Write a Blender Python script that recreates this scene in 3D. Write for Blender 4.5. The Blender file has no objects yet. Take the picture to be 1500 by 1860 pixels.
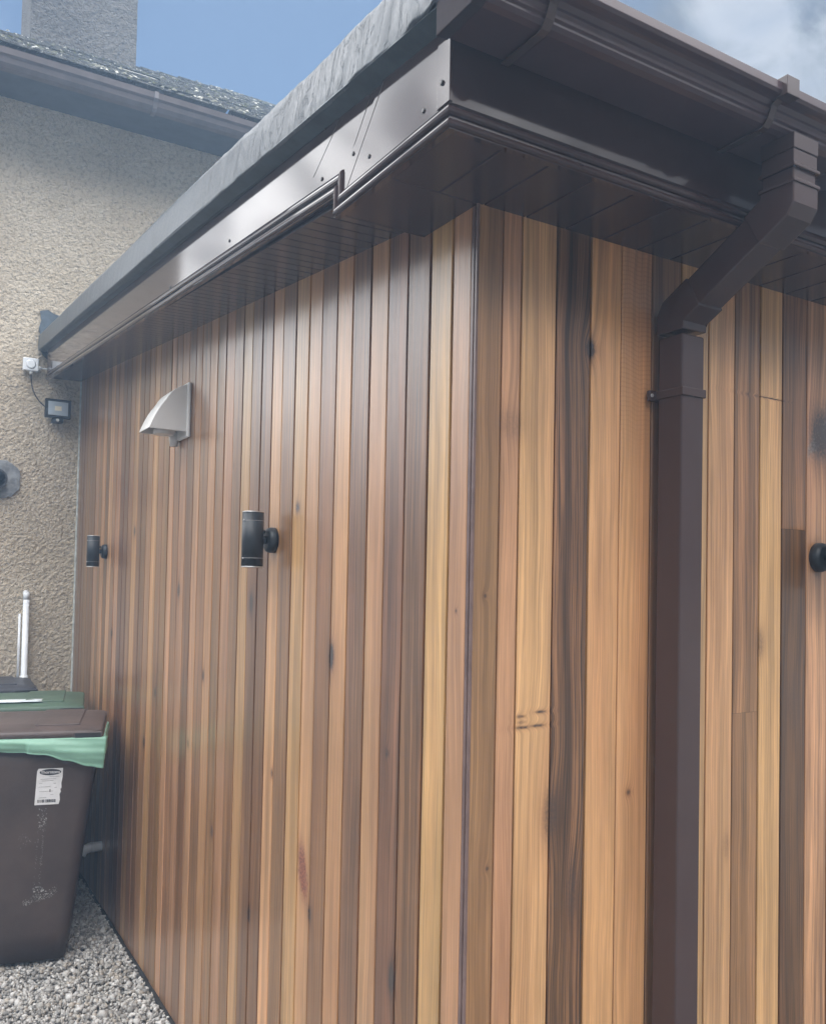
import bpy, bmesh, math, random
import numpy as np
from mathutils import Vector, Matrix, noise as mnoise
random.seed(7)
S = bpy.context.scene
COL = S.collection
R = math.radians

# ------------------------------------------------------------------ camera
cam_d = bpy.data.cameras.new('camera')
cam = bpy.data.objects.new('camera', cam_d); COL.objects.link(cam)
cam_d.sensor_fit = 'VERTICAL'; cam_d.sensor_height = 36.0
cam_d.lens = 1571.0 / 1860.0 * 36.0
cam_d.shift_y = 70.0 / 1860.0
cam_d.clip_start = 0.05; cam_d.clip_end = 500
ax = Vector((0.8554, -0.5176, 0.0200)); up = Vector((-0.0336, -0.0169, 0.9993))
bk = ax.cross(up).normalized(); up = bk.cross(ax).normalized(); ax.normalize()
cam.matrix_world = Matrix(((ax.x, up.x, bk.x, -0.9105), (ax.y, up.y, bk.y, -1.2968),
                           (ax.z, up.z, bk.z, 1.59), (0, 0, 0, 1)))
S.camera = cam

# ------------------------------------------------------------------ world and sun
SUN_EL, SUN_AZ = R(50), R(22)            # azimuth measured from +Y towards +X
W = bpy.data.worlds.new('World'); S.world = W; W.use_nodes = True
wn = W.node_tree.nodes; wl = W.node_tree.links; wn.clear()
wo = wn.new('ShaderNodeOutputWorld'); bg = wn.new('ShaderNodeBackground')
sky = wn.new('ShaderNodeTexSky'); sky.sky_type = 'NISHITA'; sky.sun_disc = False
sky.sun_elevation = SUN_EL; sky.sun_rotation = SUN_AZ; sky.altitude = 50
sky.air_density = 1.3; sky.dust_density = 0.6; sky.ozone_density = 1.5
def wmath(op, a, b=None, c=None, clamp=False):
    n = wn.new('ShaderNodeMath'); n.operation = op; n.use_clamp = clamp
    for i, v in enumerate((a, b, c)):
        if v is None: continue
        if isinstance(v, (int, float)): n.inputs[i].default_value = v
        else: wl.new(v, n.inputs[i])
    return n.outputs[0]
def wramp(v, lo, hi, t0=0.0, t1=1.0):
    n = wn.new('ShaderNodeMapRange'); n.interpolation_type = 'SMOOTHSTEP'; n.clamp = True
    wl.new(v, n.inputs[0]); n.inputs[1].default_value = lo; n.inputs[2].default_value = hi
    n.inputs[3].default_value = t0; n.inputs[4].default_value = t1
    return n.outputs[0]
tc = wn.new('ShaderNodeTexCoord'); sx = wn.new('ShaderNodeSeparateXYZ')
wl.new(tc.outputs['Generated'], sx.inputs[0])
cn = wn.new('ShaderNodeTexNoise'); cn.inputs['Scale'].default_value = 2.6
cn.inputs['Detail'].default_value = 7; cn.inputs['Roughness'].default_value = 0.55
cn.inputs['Distortion'].default_value = 0.5
wl.new(tc.outputs['Generated'], cn.inputs['Vector'])
left = wramp(sx.outputs[0], 0.24, -0.22)           # cloud bank over the left of the house
right = wramp(sx.outputs[0], 0.42, 0.62)           # thin cloud on the right
back = wramp(sx.outputs[1], 0.25, -0.35)           # unseen cloud behind the viewer, added to brighten the shaded walls
bias = wmath('MAXIMUM', wmath('MAXIMUM', left, wmath('MULTIPLY', right, 0.75)), back)
cm = wmath('ADD', wmath('MULTIPLY', bias, 0.62), cn.outputs[0])
mask = wramp(cm, 0.62, 1.0)
cn2 = wn.new('ShaderNodeTexNoise'); cn2.inputs['Scale'].default_value = 9.0
cn2.inputs['Detail'].default_value = 7; cn2.inputs['Distortion'].default_value = 0.6
wl.new(tc.outputs['Generated'], cn2.inputs['Vector'])
bright = wmath('MULTIPLY', wramp(cn2.outputs[0], 0.36, 0.62, 0.42, 1.45),
               wmath('ADD', 6.2, wmath('MULTIPLY', wmath('MAXIMUM', left, wmath('MULTIPLY', back, 1.5)), 62.0)))
zlow = wmath('SUBTRACT', sx.outputs[2], wmath('MULTIPLY', wramp(sx.outputs[1], 0.85, 0.25), 0.34))
bright = wmath('MULTIPLY', bright, wramp(zlow, 0.03, 0.33, 0.05, 1.0))   # duller towards the horizon
cc = wn.new('ShaderNodeCombineColor')
wl.new(wmath('MULTIPLY', bright, 1.0), cc.inputs[0]); wl.new(wmath('MULTIPLY', bright, 0.985), cc.inputs[1])
wl.new(wmath('MULTIPLY', bright, 0.975), cc.inputs[2])
mx = wn.new('ShaderNodeMix'); mx.data_type = 'RGBA'
deep = wn.new('ShaderNodeMix'); deep.data_type = 'RGBA'; deep.blend_type = 'MULTIPLY'; deep.inputs[0].default_value = 1.0
wl.new(sky.outputs[0], deep.inputs[6]); deep.inputs[7].default_value = (0.34, 0.48, 0.66, 1)
wl.new(mask, mx.inputs[0]); wl.new(deep.outputs[2], mx.inputs[6]); wl.new(cc.outputs[0], mx.inputs[7])
wl.new(mx.outputs[2], bg.inputs[0]); bg.inputs[1].default_value = 0.06
wl.new(bg.outputs[0], wo.inputs[0])

sun_d = bpy.data.lights.new('sun', 'SUN'); sun_d.energy = 4.0; sun_d.angle = R(0.53)
sun_d.color = (1.0, 0.95, 0.87)
sun = bpy.data.objects.new('sun', sun_d); COL.objects.link(sun)
sd = Vector((math.sin(SUN_AZ) * math.cos(SUN_EL), math.cos(SUN_AZ) * math.cos(SUN_EL), math.sin(SUN_EL)))
sun.rotation_euler = sd.to_track_quat('Z', 'Y').to_euler(); sun.location = (3, 3, 12)

vs = S.view_settings; vs.view_transform = 'Standard'; vs.look = 'None'; vs.gamma = 1
vs.exposure = 0.15

# ------------------------------------------------------------------ materials
def mat(name):
    m = bpy.data.materials.new(name); m.use_nodes = True
    t = m.node_tree; b = t.nodes['Principled BSDF']
    return m, t, b
class N:
    """small node helper"""
    def __init__(s, t): s.t = t
    def new(s, k): return s.t.nodes.new(k)
    def link(s, a, b): s.t.links.new(a, b)
    def put(s, v, sock):
        if isinstance(v, (int, float)): sock.default_value = v
        elif isinstance(v, tuple): sock.default_value = v
        else: s.link(v, sock)
    def math(s, op, a, b=None, c=None, clamp=False):
        n = s.new('ShaderNodeMath'); n.operation = op; n.use_clamp = clamp
        for i, v in enumerate((a, b, c)):
            if v is not None: s.put(v, n.inputs[i])
        return n.outputs[0]
    def ramp(s, v, lo, hi, a=0.0, b=1.0, smooth=True):
        n = s.new('ShaderNodeMapRange'); n.clamp = True
        if smooth: n.interpolation_type = 'SMOOTHSTEP'
        s.link(v, n.inputs[0])
        for i, q in enumerate((lo, hi, a, b)): s.put(q, n.inputs[i + 1])
        return n.outputs[0]
    def mix(s, f, a, b, mode='MIX'):
        n = s.new('ShaderNodeMix'); n.data_type = 'RGBA'; n.blend_type = mode
        s.put(f, n.inputs[0])
        for v, i in ((a, 6), (b, 7)):
            if isinstance(v, tuple): n.inputs[i].default_value = (*v[:3], 1)
            else: s.link(v, n.inputs[i])
        return n.outputs[2]
    def noise(s, vec, scale, detail=4, rough=0.5, dist=0.0):
        n = s.new('ShaderNodeTexNoise'); s.link(vec, n.inputs['Vector'])
        n.inputs['Scale'].default_value = scale; n.inputs['Detail'].default_value = detail
        n.inputs['Roughness'].default_value = rough; n.inputs['Distortion'].default_value = dist
        return n.outputs[0]
    def vec(s, x, y, z):
        n = s.new('ShaderNodeCombineXYZ')
        for i, v in enumerate((x, y, z)): s.put(v, n.inputs[i])
        return n.outputs[0]
    def bump(s, h, strength, dist, nrm=None):
        n = s.new('ShaderNodeBump'); n.inputs['Strength'].default_value = strength
        n.inputs['Distance'].default_value = dist; s.link(h, n.inputs['Height'])
        if nrm is not None: s.link(nrm, n.inputs['Normal'])
        return n.outputs[0]
    def obj(s):
        return s.new('ShaderNodeTexCoord').outputs['Object']
    def xyz(s, v):
        n = s.new('ShaderNodeSeparateXYZ'); s.link(v, n.inputs[0]); return n.outputs

def plastic(name, col, rough=0.3, var=0.15, nscale=9.0, bump=0.0, bscale=300.0, spec=0.5, scratch=0.0):
    m, t, b = mat(name); n = N(t); o = n.obj()
    a = n.noise(o, nscale, 5, 0.6)
    f = n.ramp(a, 0.3, 0.7)
    dark = tuple(c * (1 - var) for c in col); lite = tuple(min(1, c * (1 + var) + 0.01 * var) for c in col)
    c = n.mix(f, dark, lite)
    g = n.noise(o, nscale * 7, 3, 0.6)
    r = n.ramp(g, 0.25, 0.75, rough * 0.96, rough * 1.05)
    if scratch:
        s1 = n.noise(o, 40, 6, 0.75, 1.5)
        k = n.ramp(s1, 0.66, 0.74)
        c = n.mix(n.math('MULTIPLY', k, scratch), c, (0.35, 0.34, 0.32))
        r = n.math('ADD', r, n.math('MULTIPLY', k, 0.3))
    n.link(c, b.inputs['Base Color']); n.link(r, b.inputs['Roughness'])
    b.inputs['Specular IOR Level'].default_value = spec
    if bump:
        n.link(n.bump(n.noise(o, bscale, 2), bump, 0.002), b.inputs['Normal'])
    return m

M = {}
M['brown_gloss'] = plastic('brown_gloss', (0.044, 0.026, 0.025), 0.075, 0.12, 5, scratch=0.0)
M['brown_soffit'] = plastic('brown_soffit', (0.045, 0.029, 0.030), 0.22, 0.05, 1.5)
M['brown_pipe'] = plastic('brown_pipe', (0.056, 0.036, 0.034), 0.17, 0.05, 6)
M['brown_gutter'] = plastic('brown_gutter', (0.066, 0.042, 0.047), 0.17, 0.05, 7)
M['black_lamp'] = plastic('black_lamp', (0.016, 0.021, 0.026), 0.42, 0.1, 12, bump=0.15, bscale=900)
M['steel'] = plastic('steel', (0.55, 0.55, 0.55), 0.35, 0.1)
M['steel'].node_tree.nodes['Principled BSDF'].inputs['Metallic'].default_value = 0.8
M['white_plastic'] = plastic('white_plastic', (0.72, 0.73, 0.72), 0.30, 0.05, 5)
M['cowl'] = plastic('cowl', (0.70, 0.69, 0.67), 0.33, 0.05, 5)
M['pipe_white'] = plastic('pipe_white', (0.78, 0.81, 0.84), 0.35, 0.08, 8)
M['dark_hole'] = plastic('dark_hole', (0.03, 0.03, 0.03), 0.7)
M['bin_brown'] = plastic('bin_brown', (0.064, 0.044, 0.036), 0.48, 0.22, 4, bump=0.35, bscale=350, scratch=0.06)
M['bin_lid_brown'] = plastic('bin_lid_brown', (0.085, 0.060, 0.052), 0.42, 0.2, 6, bump=0.3, bscale=350, scratch=0.18)
M['bin_green'] = plastic('bin_green', (0.075, 0.125, 0.085), 0.45, 0.2, 6, bump=0.3, bscale=350, scratch=0.1)
M['bin_grey'] = plastic('bin_grey', (0.045, 0.047, 0.058), 0.45, 0.2, 6, bump=0.3, bscale=350, scratch=0.1)
M['bin_blue'] = plastic('bin_blue', (0.14, 0.22, 0.29), 0.5, 0.2, 6)
M['rubber'] = plastic('rubber', (0.02, 0.02, 0.022), 0.6)
M['bag'] = plastic('bag', (0.22, 0.42, 0.31), 0.42, 0.12, 5)
b_ = M['bag'].node_tree.nodes['Principled BSDF']; b_.inputs['Subsurface Weight'].default_value = 0.0
M['paper'] = plastic('paper', (0.72, 0.72, 0.72), 0.6, 0.06, 30)
M['print'] = plastic('print', (0.035, 0.035, 0.04), 0.6)
M['print_grey'] = plastic('print_grey', (0.36, 0.36, 0.37), 0.6)
M['scuff'] = plastic('scuff', (0.30, 0.30, 0.29), 0.7, 0.5, 60)
M['bitumen'] = plastic('bitumen', (0.075, 0.10, 0.125), 0.5, 0.2, 20, bump=0.6, bscale=60)
M['mortar'] = plastic('mortar', (0.24, 0.25, 0.26), 0.85, 0.35, 25, bump=0.8, bscale=90)
M['sealant'] = plastic('sealant', (0.62, 0.64, 0.60), 0.6, 0.2, 30)
M['corner_bead'] = plastic('corner_bead', (0.15, 0.10, 0.09), 0.25, 0.2, 10)
M['edpm_felt_shade'] = plastic('edpm_felt_shade', (0.05, 0.07, 0.085), 0.45, 0.2, 15)  # dark roof sheet; also carries the painted shade under the felt edge
M['screw'] = plastic('screw', (0.03, 0.028, 0.028), 0.3)
M['sky_glass'] = plastic('sky_glass', (0.45, 0.52, 0.58), 0.12, 0.05, 3)
M['led'] = plastic('led', (0.75, 0.70, 0.55), 0.5)
M['end_cap'] = plastic('end_cap', (0.040, 0.032, 0.036), 0.75, 0.1, 10, spec=0.15)
M['membrane'] = plastic('membrane', (0.02, 0.02, 0.02), 0.8)

# --- cedar --------------------------------------------------------------
def cedar():
    m, t, b = mat('cedar'); n = N(t); o = n.obj(); X = n.xyz(o)
    at = n.new('ShaderNodeAttribute'); at.attribute_name = 'board'           # colour of the board itself
    a2 = n.new('ShaderNodeAttribute'); a2.attribute_name = 'character'       # seed, streak, chatter
    ch = n.new('ShaderNodeSeparateColor'); n.link(a2.outputs['Color'], ch.inputs[0])
    seed, streak, chatter = ch.outputs[0], ch.outputs[1], ch.outputs[2]
    s = n.math('SUBTRACT', X[0], X[1]); z = X[2]
    sd_ = n.math('MULTIPLY', seed, 57.0)
    # slow wander of the grain
    wz = n.noise(n.vec(n.math('MULTIPLY', s, 3.0), sd_, n.math('MULTIPLY', z, 1.3)), 1.0, 3, 0.5)
    sw = n.math('ADD', s, n.math('MULTIPLY', n.math('SUBTRACT', wz, 0.5), 0.05))
    # knots (own shapes in the timber): s, z, half width, half height, strength
    KN = [(-1.118, 1.508, .012, .026, 1), (-.577, 1.399, .010, .026, 1.2), 
          (-.667, .761, .008, .018, .8), (-.262, .765, .010, .026, 1.1), (-1.076, .622, .010, .022, .8),
          (-.798, 1.769, .009, .012, .8), (-2.56, 1.77, .012, .018, .9), (-1.864, 1.528, .012, .022, 1),
          (-1.697, .999, .009, .013, .5), (-1.418, .767, .009, .016, .7), (-1.30, 1.93, .007, .010, .3),
          (.084, 1.884, .030, .028, .34), (.280, 2.058, .010, .016, 1.1), (.813, 1.454, .010, .03, .4),
          (1.037, 1.962, .035, .060, .9), (.195, 1.140, .016, .045, .6), (.936, 1.307, .03, .07, .35),
          (.118, 1.333, .007, .0026, 1.0), (.166, 1.339, .012, .0024, 1.0), (.122, 1.312, .014, .0026, 1.0), (.158, 1.313, .016, .0026, 1.0),
          (.120, 1.322, .009, .003, .5), (.848, 2.028, .042, .0014, 1.0), (.03, 1.56, .003, .004, .9), (.045, 1.06, .003, .004, .9), (-.05, 1.53, .003, .004, .8),
          (-.30, 1.22, .006, .010, .7), (-1.55, 1.25, .009, .016, .8), (-2.15, 1.12, .010, .014, .8), (-.93, 1.05, .007, .012, .6), (.40, 1.16, .005, .006, .6),
          (.70, 1.01, .012, .03, .3), (.25, .98, .012, .06, .5), (-2.95, 1.30, .010, .02, .8), (-2.3, .9, .01, .02, .8), (-.45, 1.0, .02, .09, .25),
          (1.20, 1.2, .012, .02, 1), (1.6, 1.7, .012, .02, 1), (2.1, .9, .012, .03, 1)]
    kd = None; ks = None
    for (ks_, kz, rs, rz, st) in KN:
        if rz > .0045 and st > .35: rs, rz, st = rs * 1.2, rz * 1.1, st * 1.3
        dx = n.math('DIVIDE', n.math('SUBTRACT', s, ks_), rs)
        dz = n.math('DIVIDE', n.math('SUBTRACT', z, kz), rz)
        d2 = n.math('ADD', n.math('MULTIPLY', dx, dx), n.math('MULTIPLY', dz, dz))
        g = n.math('MULTIPLY', n.math('DIVIDE', 1.0, n.math('ADD', 1.0, n.math('MULTIPLY', d2, d2))), st)
        kd = g if kd is None else n.math('MAXIMUM', kd, g)
        halo = n.math('MULTIPLY', n.math('DIVIDE', 1.0, n.math('ADD', 1.0, n.math('MULTIPLY', d2, 0.35))), st)
        ks = halo if ks is None else n.math('MAXIMUM', ks, halo)
    sw = n.math('ADD', sw, n.math('MULTIPLY', ks, 0.018))
    def gr(fs, fz, det, ro, off=0.0):
        return n.noise(n.vec(n.math('MULTIPLY', sw, fs), n.math('ADD', sd_, off), n.math('MULTIPLY', z, fz)), 1.0, det, ro)
    fine = gr(340, 2.6, 5, 0.75)
    med = gr(130, 1.1, 5, 0.65, 3.1)
    wide = gr(42, 0.55, 3, 0.55, 9.7)
    blot = gr(14, 2.0, 4, 0.6, 21.0)
    hue = gr(10, 0.9, 2, 0.5, 33.0)
    col = at.outputs['Color']
    amp = n.math('ADD', 0.34, n.math('MULTIPLY', streak, 0.85))
    # fine streaks
    fv = n.math('ADD', 1.0, n.math('MULTIPLY', n.math('SUBTRACT', fine, 0.5), n.math('MULTIPLY', amp, 2.9)))
    mv = n.math('ADD', 1.0, n.math('MULTIPLY', n.math('SUBTRACT', med, 0.5), n.math('MULTIPLY', amp, 2.6)))
    wv = n.math('ADD', 1.0, n.math('MULTIPLY', n.math('SUBTRACT', wide, 0.5), n.math('MULTIPLY', amp, 2.1)))
    bv = n.math('ADD', 1.0, n.math('MULTIPLY', n.math('SUBTRACT', blot, 0.5), 1.0))
    k = n.math('MULTIPLY', n.math('MULTIPLY', fv, mv), n.math('MULTIPLY', wv, bv))
    # dark latewood lines on strongly figured boards
    dl = n.math('MULTIPLY', n.ramp(med, 0.55, 0.64), n.math('ADD', 0.10, n.math('MULTIPLY', streak, 0.5)))
    k = n.math('MULTIPLY', k, n.math('SUBTRACT', 1.0, dl))
    vm = n.new('ShaderNodeVectorMath'); vm.operation = 'SCALE'
    n.link(col, vm.inputs[0]); n.link(k, vm.inputs['Scale'])
    c = vm.outputs[0]
    c = n.mix(n.ramp(hue, 0.42, 0.66, 0.0, 0.22), c, n.mix(1.0, c, (1.03, 1.00, 0.82), 'MULTIPLY'))
    c = n.mix(n.ramp(hue, 0.55, 0.30, 0.0, 0.30), c, n.mix(1.0, c, (1.08, 0.86, 0.82), 'MULTIPLY'))
    c = n.mix(n.math('MULTIPLY', ks, 0.45, clamp=True), c, n.mix(1.0, c, (0.62, 0.42, 0.30), 'MULTIPLY'))
    # two long spike knots lying at an angle across their boards
    def spike(s0, z0, ang, la, lb):
        ds = n.math('SUBTRACT', s, s0); dz = n.math('SUBTRACT', z, z0)
        ca, sa = math.cos(ang), math.sin(ang)
        wob = n.math('MULTIPLY', n.math('SUBTRACT', n.noise(o, 60, 3), 0.5), 0.030)
        a_ = n.math('ADD', n.math('MULTIPLY', ds, ca), n.math('MULTIPLY', dz, sa))
        b_ = n.math('ADD', n.math('SUBTRACT', n.math('MULTIPLY', dz, ca), n.math('MULTIPLY', ds, sa)), wob)
        a_ = n.math('DIVIDE', a_, la); b_ = n.math('DIVIDE', b_, lb)
        d2 = n.math('ADD', n.math('MULTIPLY', a_, a_), n.math('MULTIPLY', b_, b_))
        return n.math('DIVIDE', 1.0, n.math('ADD', 1.0, n.math('MULTIPLY', n.math('MULTIPLY', d2, d2), d2)))
    grain_in = n.ramp(n.noise(o, 150, 4, 0.7), 0.35, 0.6)
    sp1 = spike(-.713, .850, R(104), .068, .026)
    sp1 = n.math('MULTIPLY', sp1, n.math('MULTIPLY', n.ramp(s, -.7505, -.749), n.ramp(s, -.6785, -.680)))
    c = n.mix(sp1, c, n.mix(grain_in, (.11, .028, .018), (.33, .12, .065)))
    sp2 = n.math('MULTIPLY', spike(1.045, 1.965, R(42), .085, .017), n.ramp(s, .9835, .985))
    c = n.mix(sp2, c, n.mix(grain_in, (.05, .04, .04), (.27, .25, .23)))
    kn = n.math('MULTIPLY', kd, n.ramp(n.noise(o, 140, 3), 0.3, 0.7, 0.7, 1.1), clamp=True)
    c = n.mix(kn, c, (0.045, 0.028, 0.022))
    # machining chatter across some boards
    cz = n.math('SINE', n.math('MULTIPLY', n.math('ADD', z, n.math('MULTIPLY', n.noise(n.vec(n.math('MULTIPLY', s, 20.0), 0.0, n.math('MULTIPLY', z, 6.0)), 1.0, 2), 0.03)), 640.0))
    cf = n.math('MULTIPLY', n.math('MULTIPLY', n.ramp(cz, 0.2, 1.0), chatter), n.ramp(z, 1.78, 2.05))
    c = n.mix(n.math('MULTIPLY', cf, 0.5), c, n.mix(1.0, c, (0.60, 0.44, 0.40), 'MULTIPLY'))
    n.link(c, b.inputs['Base Color'])
    rr = n.ramp(med, 0.2, 0.8, 0.30, 0.46)
    n.link(rr, b.inputs['Roughness'])
    b.inputs['Specular IOR Level'].default_value = 0.5
    b.inputs['Coat Weight'].default_value = 0.85
    b.inputs['Coat Roughness'].default_value = 0.24
    h = n.math('ADD', n.math('MULTIPLY', fine, 0.6), n.math('MULTIPLY', med, 0.8))
    h = n.math('ADD', h, n.math('MULTIPLY', cf, 0.8))
    nb = n.bump(h, 0.30, 0.0012)
    warp = n.noise(n.vec(n.math('MULTIPLY', s, 14.0), sd_, n.math('MULTIPLY', z, 2.5)), 1.0, 2)
    nb2 = n.bump(warp, 0.35, 0.006, nb)
    n.link(nb2, b.inputs['Normal'])
    n.link(n.bump(warp, 0.5, 0.006, n.bump(fine, 0.12, 0.0008)), b.inputs['Coat Normal'])
    return m
M['cedar'] = cedar()

# --- roughcast render -----------------------------------------------------
def roughcast(name, c0, c1, scale=1.0, depth=0.016):
    m, t, b = mat(name); n = N(t); o = n.obj()
    a = n.noise(o, 46 * scale, 5, 0.7, 0.25)
    v = n.new('ShaderNodeTexVoronoi'); v.feature = 'SMOOTH_F1'; v.inputs['Scale'].default_value = 85 * scale
    wv = n.new('ShaderNodeVectorMath'); wv.operation = 'ADD'; n.link(o, wv.inputs[0])
    nc = n.new('ShaderNodeTexNoise'); nc.inputs['Scale'].default_value = 30 * scale; n.link(o, nc.inputs['Vector'])
    sc = n.new('ShaderNodeVectorMath'); sc.operation = 'SCALE'; sc.inputs['Scale'].default_value = 0.03 / scale
    n.link(nc.outputs['Color'], sc.inputs[0]); n.link(sc.outputs[0], wv.inputs[1]); n.link(wv.outputs[0], v.inputs['Vector'])
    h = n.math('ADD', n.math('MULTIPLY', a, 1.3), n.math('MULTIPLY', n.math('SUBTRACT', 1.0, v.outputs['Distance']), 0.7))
    big = n.noise(o, 1.6, 5, 0.6)
    grit = n.noise(o, 210 * scale, 3, 0.7)
    c = n.mix(n.ramp(big, 0.3, 0.7), c0, c1)
    c = n.mix(n.ramp(grit, 0.35, 0.72, 0.0, 0.35), c, tuple(x * 0.55 for x in c0))
    c = n.mix(n.ramp(a, 0.52, 0.36, 0.0, 0.5), c, tuple(x * 0.42 for x in c0))  # hollows of the relief darkened, their shade put into the colour
    n.link(c, b.inputs['Base Color']); b.inputs['Roughness'].default_value = 0.92
    b.inputs['Specular IOR Level'].default_value = 0.2
    n.link(n.bump(h, 1.0, depth, n.bump(grit, 0.5, 0.002)), b.inputs['Normal'])
    return m
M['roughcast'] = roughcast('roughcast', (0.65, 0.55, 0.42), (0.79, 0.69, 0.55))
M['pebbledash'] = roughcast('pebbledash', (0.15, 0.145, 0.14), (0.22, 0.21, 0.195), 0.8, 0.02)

# --- painted roofing felt --------------------------------------------------
def felt():
    m, t, b = mat('painted_felt'); n = N(t); o = n.obj(); X = n.xyz(o)
    big = n.noise(o, 3.0, 4, 0.6)
    c = n.mix(n.ramp(big, 0.3, 0.7), (0.042, 0.055, 0.068), (0.066, 0.083, 0.10))
    fl = n.noise(o, 160, 3, 0.7)
    c = n.mix(n.ramp(fl, 0.62, 0.75, 0.0, 0.5), c, (0.10, 0.12, 0.13))
    n.link(c, b.inputs['Base Color'])
    n.link(n.ramp(fl, 0.3, 0.7, 0.30, 0.42), b.inputs['Roughness'])
    # ridged wrinkles that grow towards the corner
    near = n.ramp(X[1], 0.9, -0.2, 0.03, 1.0)
    q = n.vec(n.math('MULTIPLY', X[0], 9.0), n.math('ADD', n.math('MULTIPLY', X[1], 30.0), n.math('MULTIPLY', X[2], 10.0)), n.math('MULTIPLY', X[2], 12.0))
    w = n.noise(q, 1.0, 5, 0.6, 0.9)
    w1 = n.math('ABSOLUTE', n.math('SUBTRACT', w, 0.5))
    ridge = n.ramp(w1, 0.0, 0.022, 1.0, 0.0)
    h = n.math('MULTIPLY', n.math('ADD', ridge, n.math('MULTIPLY', w, 0.6)), near)
    n.link(n.bump(h, 0.55, 0.003, n.bump(fl, 0.2, 0.001)), b.inputs['Normal'])
    return m
M['felt'] = felt()

# --- slates, gravel --------------------------------------------------------
def slate():
    m, t, b = mat('mossy_slate'); n = N(t); o = n.obj()
    a = n.noise(o, 12, 6, 0.7)
    c = n.mix(n.ramp(a, 0.35, 0.65), (0.045, 0.05, 0.055), (0.12, 0.125, 0.12))
    mo = n.noise(o, 22, 5, 0.7)
    c = n.mix(n.ramp(mo, 0.55, 0.63), c, (0.10, 0.11, 0.045))
    li = n.noise(o, 37, 4, 0.7)
    c = n.mix(n.ramp(li, 0.61, 0.66), c, (0.55, 0.55, 0.52))
    n.link(c, b.inputs['Base Color']); b.inputs['Roughness'].default_value = 0.62
    n.link(n.bump(n.math('ADD', a, mo), 1.0, 0.03), b.inputs['Normal'])
    return m
M['slate'] = slate()
def gravelmat():
    m, t, b = mat('gravel_stone'); n = N(t); o = n.obj()
    at = n.new('ShaderNodeAttribute'); at.attribute_name = 'board'
    a = n.noise(o, 220, 3, 0.6)
    c = n.mix(n.ramp(a, 0.3, 0.75, 0.0, 0.5), at.outputs['Color'], n.mix(1.0, at.outputs['Color'], (0.6, 0.6, 0.6), 'MULTIPLY'))
    n.link(c, b.inputs['Base Color']); b.inputs['Roughness'].default_value = 0.8
    return m
M['stone'] = gravelmat()
def groundmat():
    m, t, b = mat('ground_gravel'); n = N(t); o = n.obj()
    v = n.new('ShaderNodeTexVoronoi'); v.inputs['Scale'].default_value = 55; n.link(o, v.inputs['Vector'])
    s1 = n.new('ShaderNodeSeparateColor'); n.link(v.outputs['Color'], s1.inputs[0])
    c = n.mix(s1.outputs[0], (0.07, 0.067, 0.062), (0.16, 0.152, 0.14))
    n.link(c, b.inputs['Base Color']); b.inputs['Roughness'].default_value = 0.9
    n.link(n.bump(n.math('SUBTRACT', 1.0, v.outputs['Distance']), 1.0, 0.012), b.inputs['Normal'])
    return m
M['ground'] = groundmat()

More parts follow.
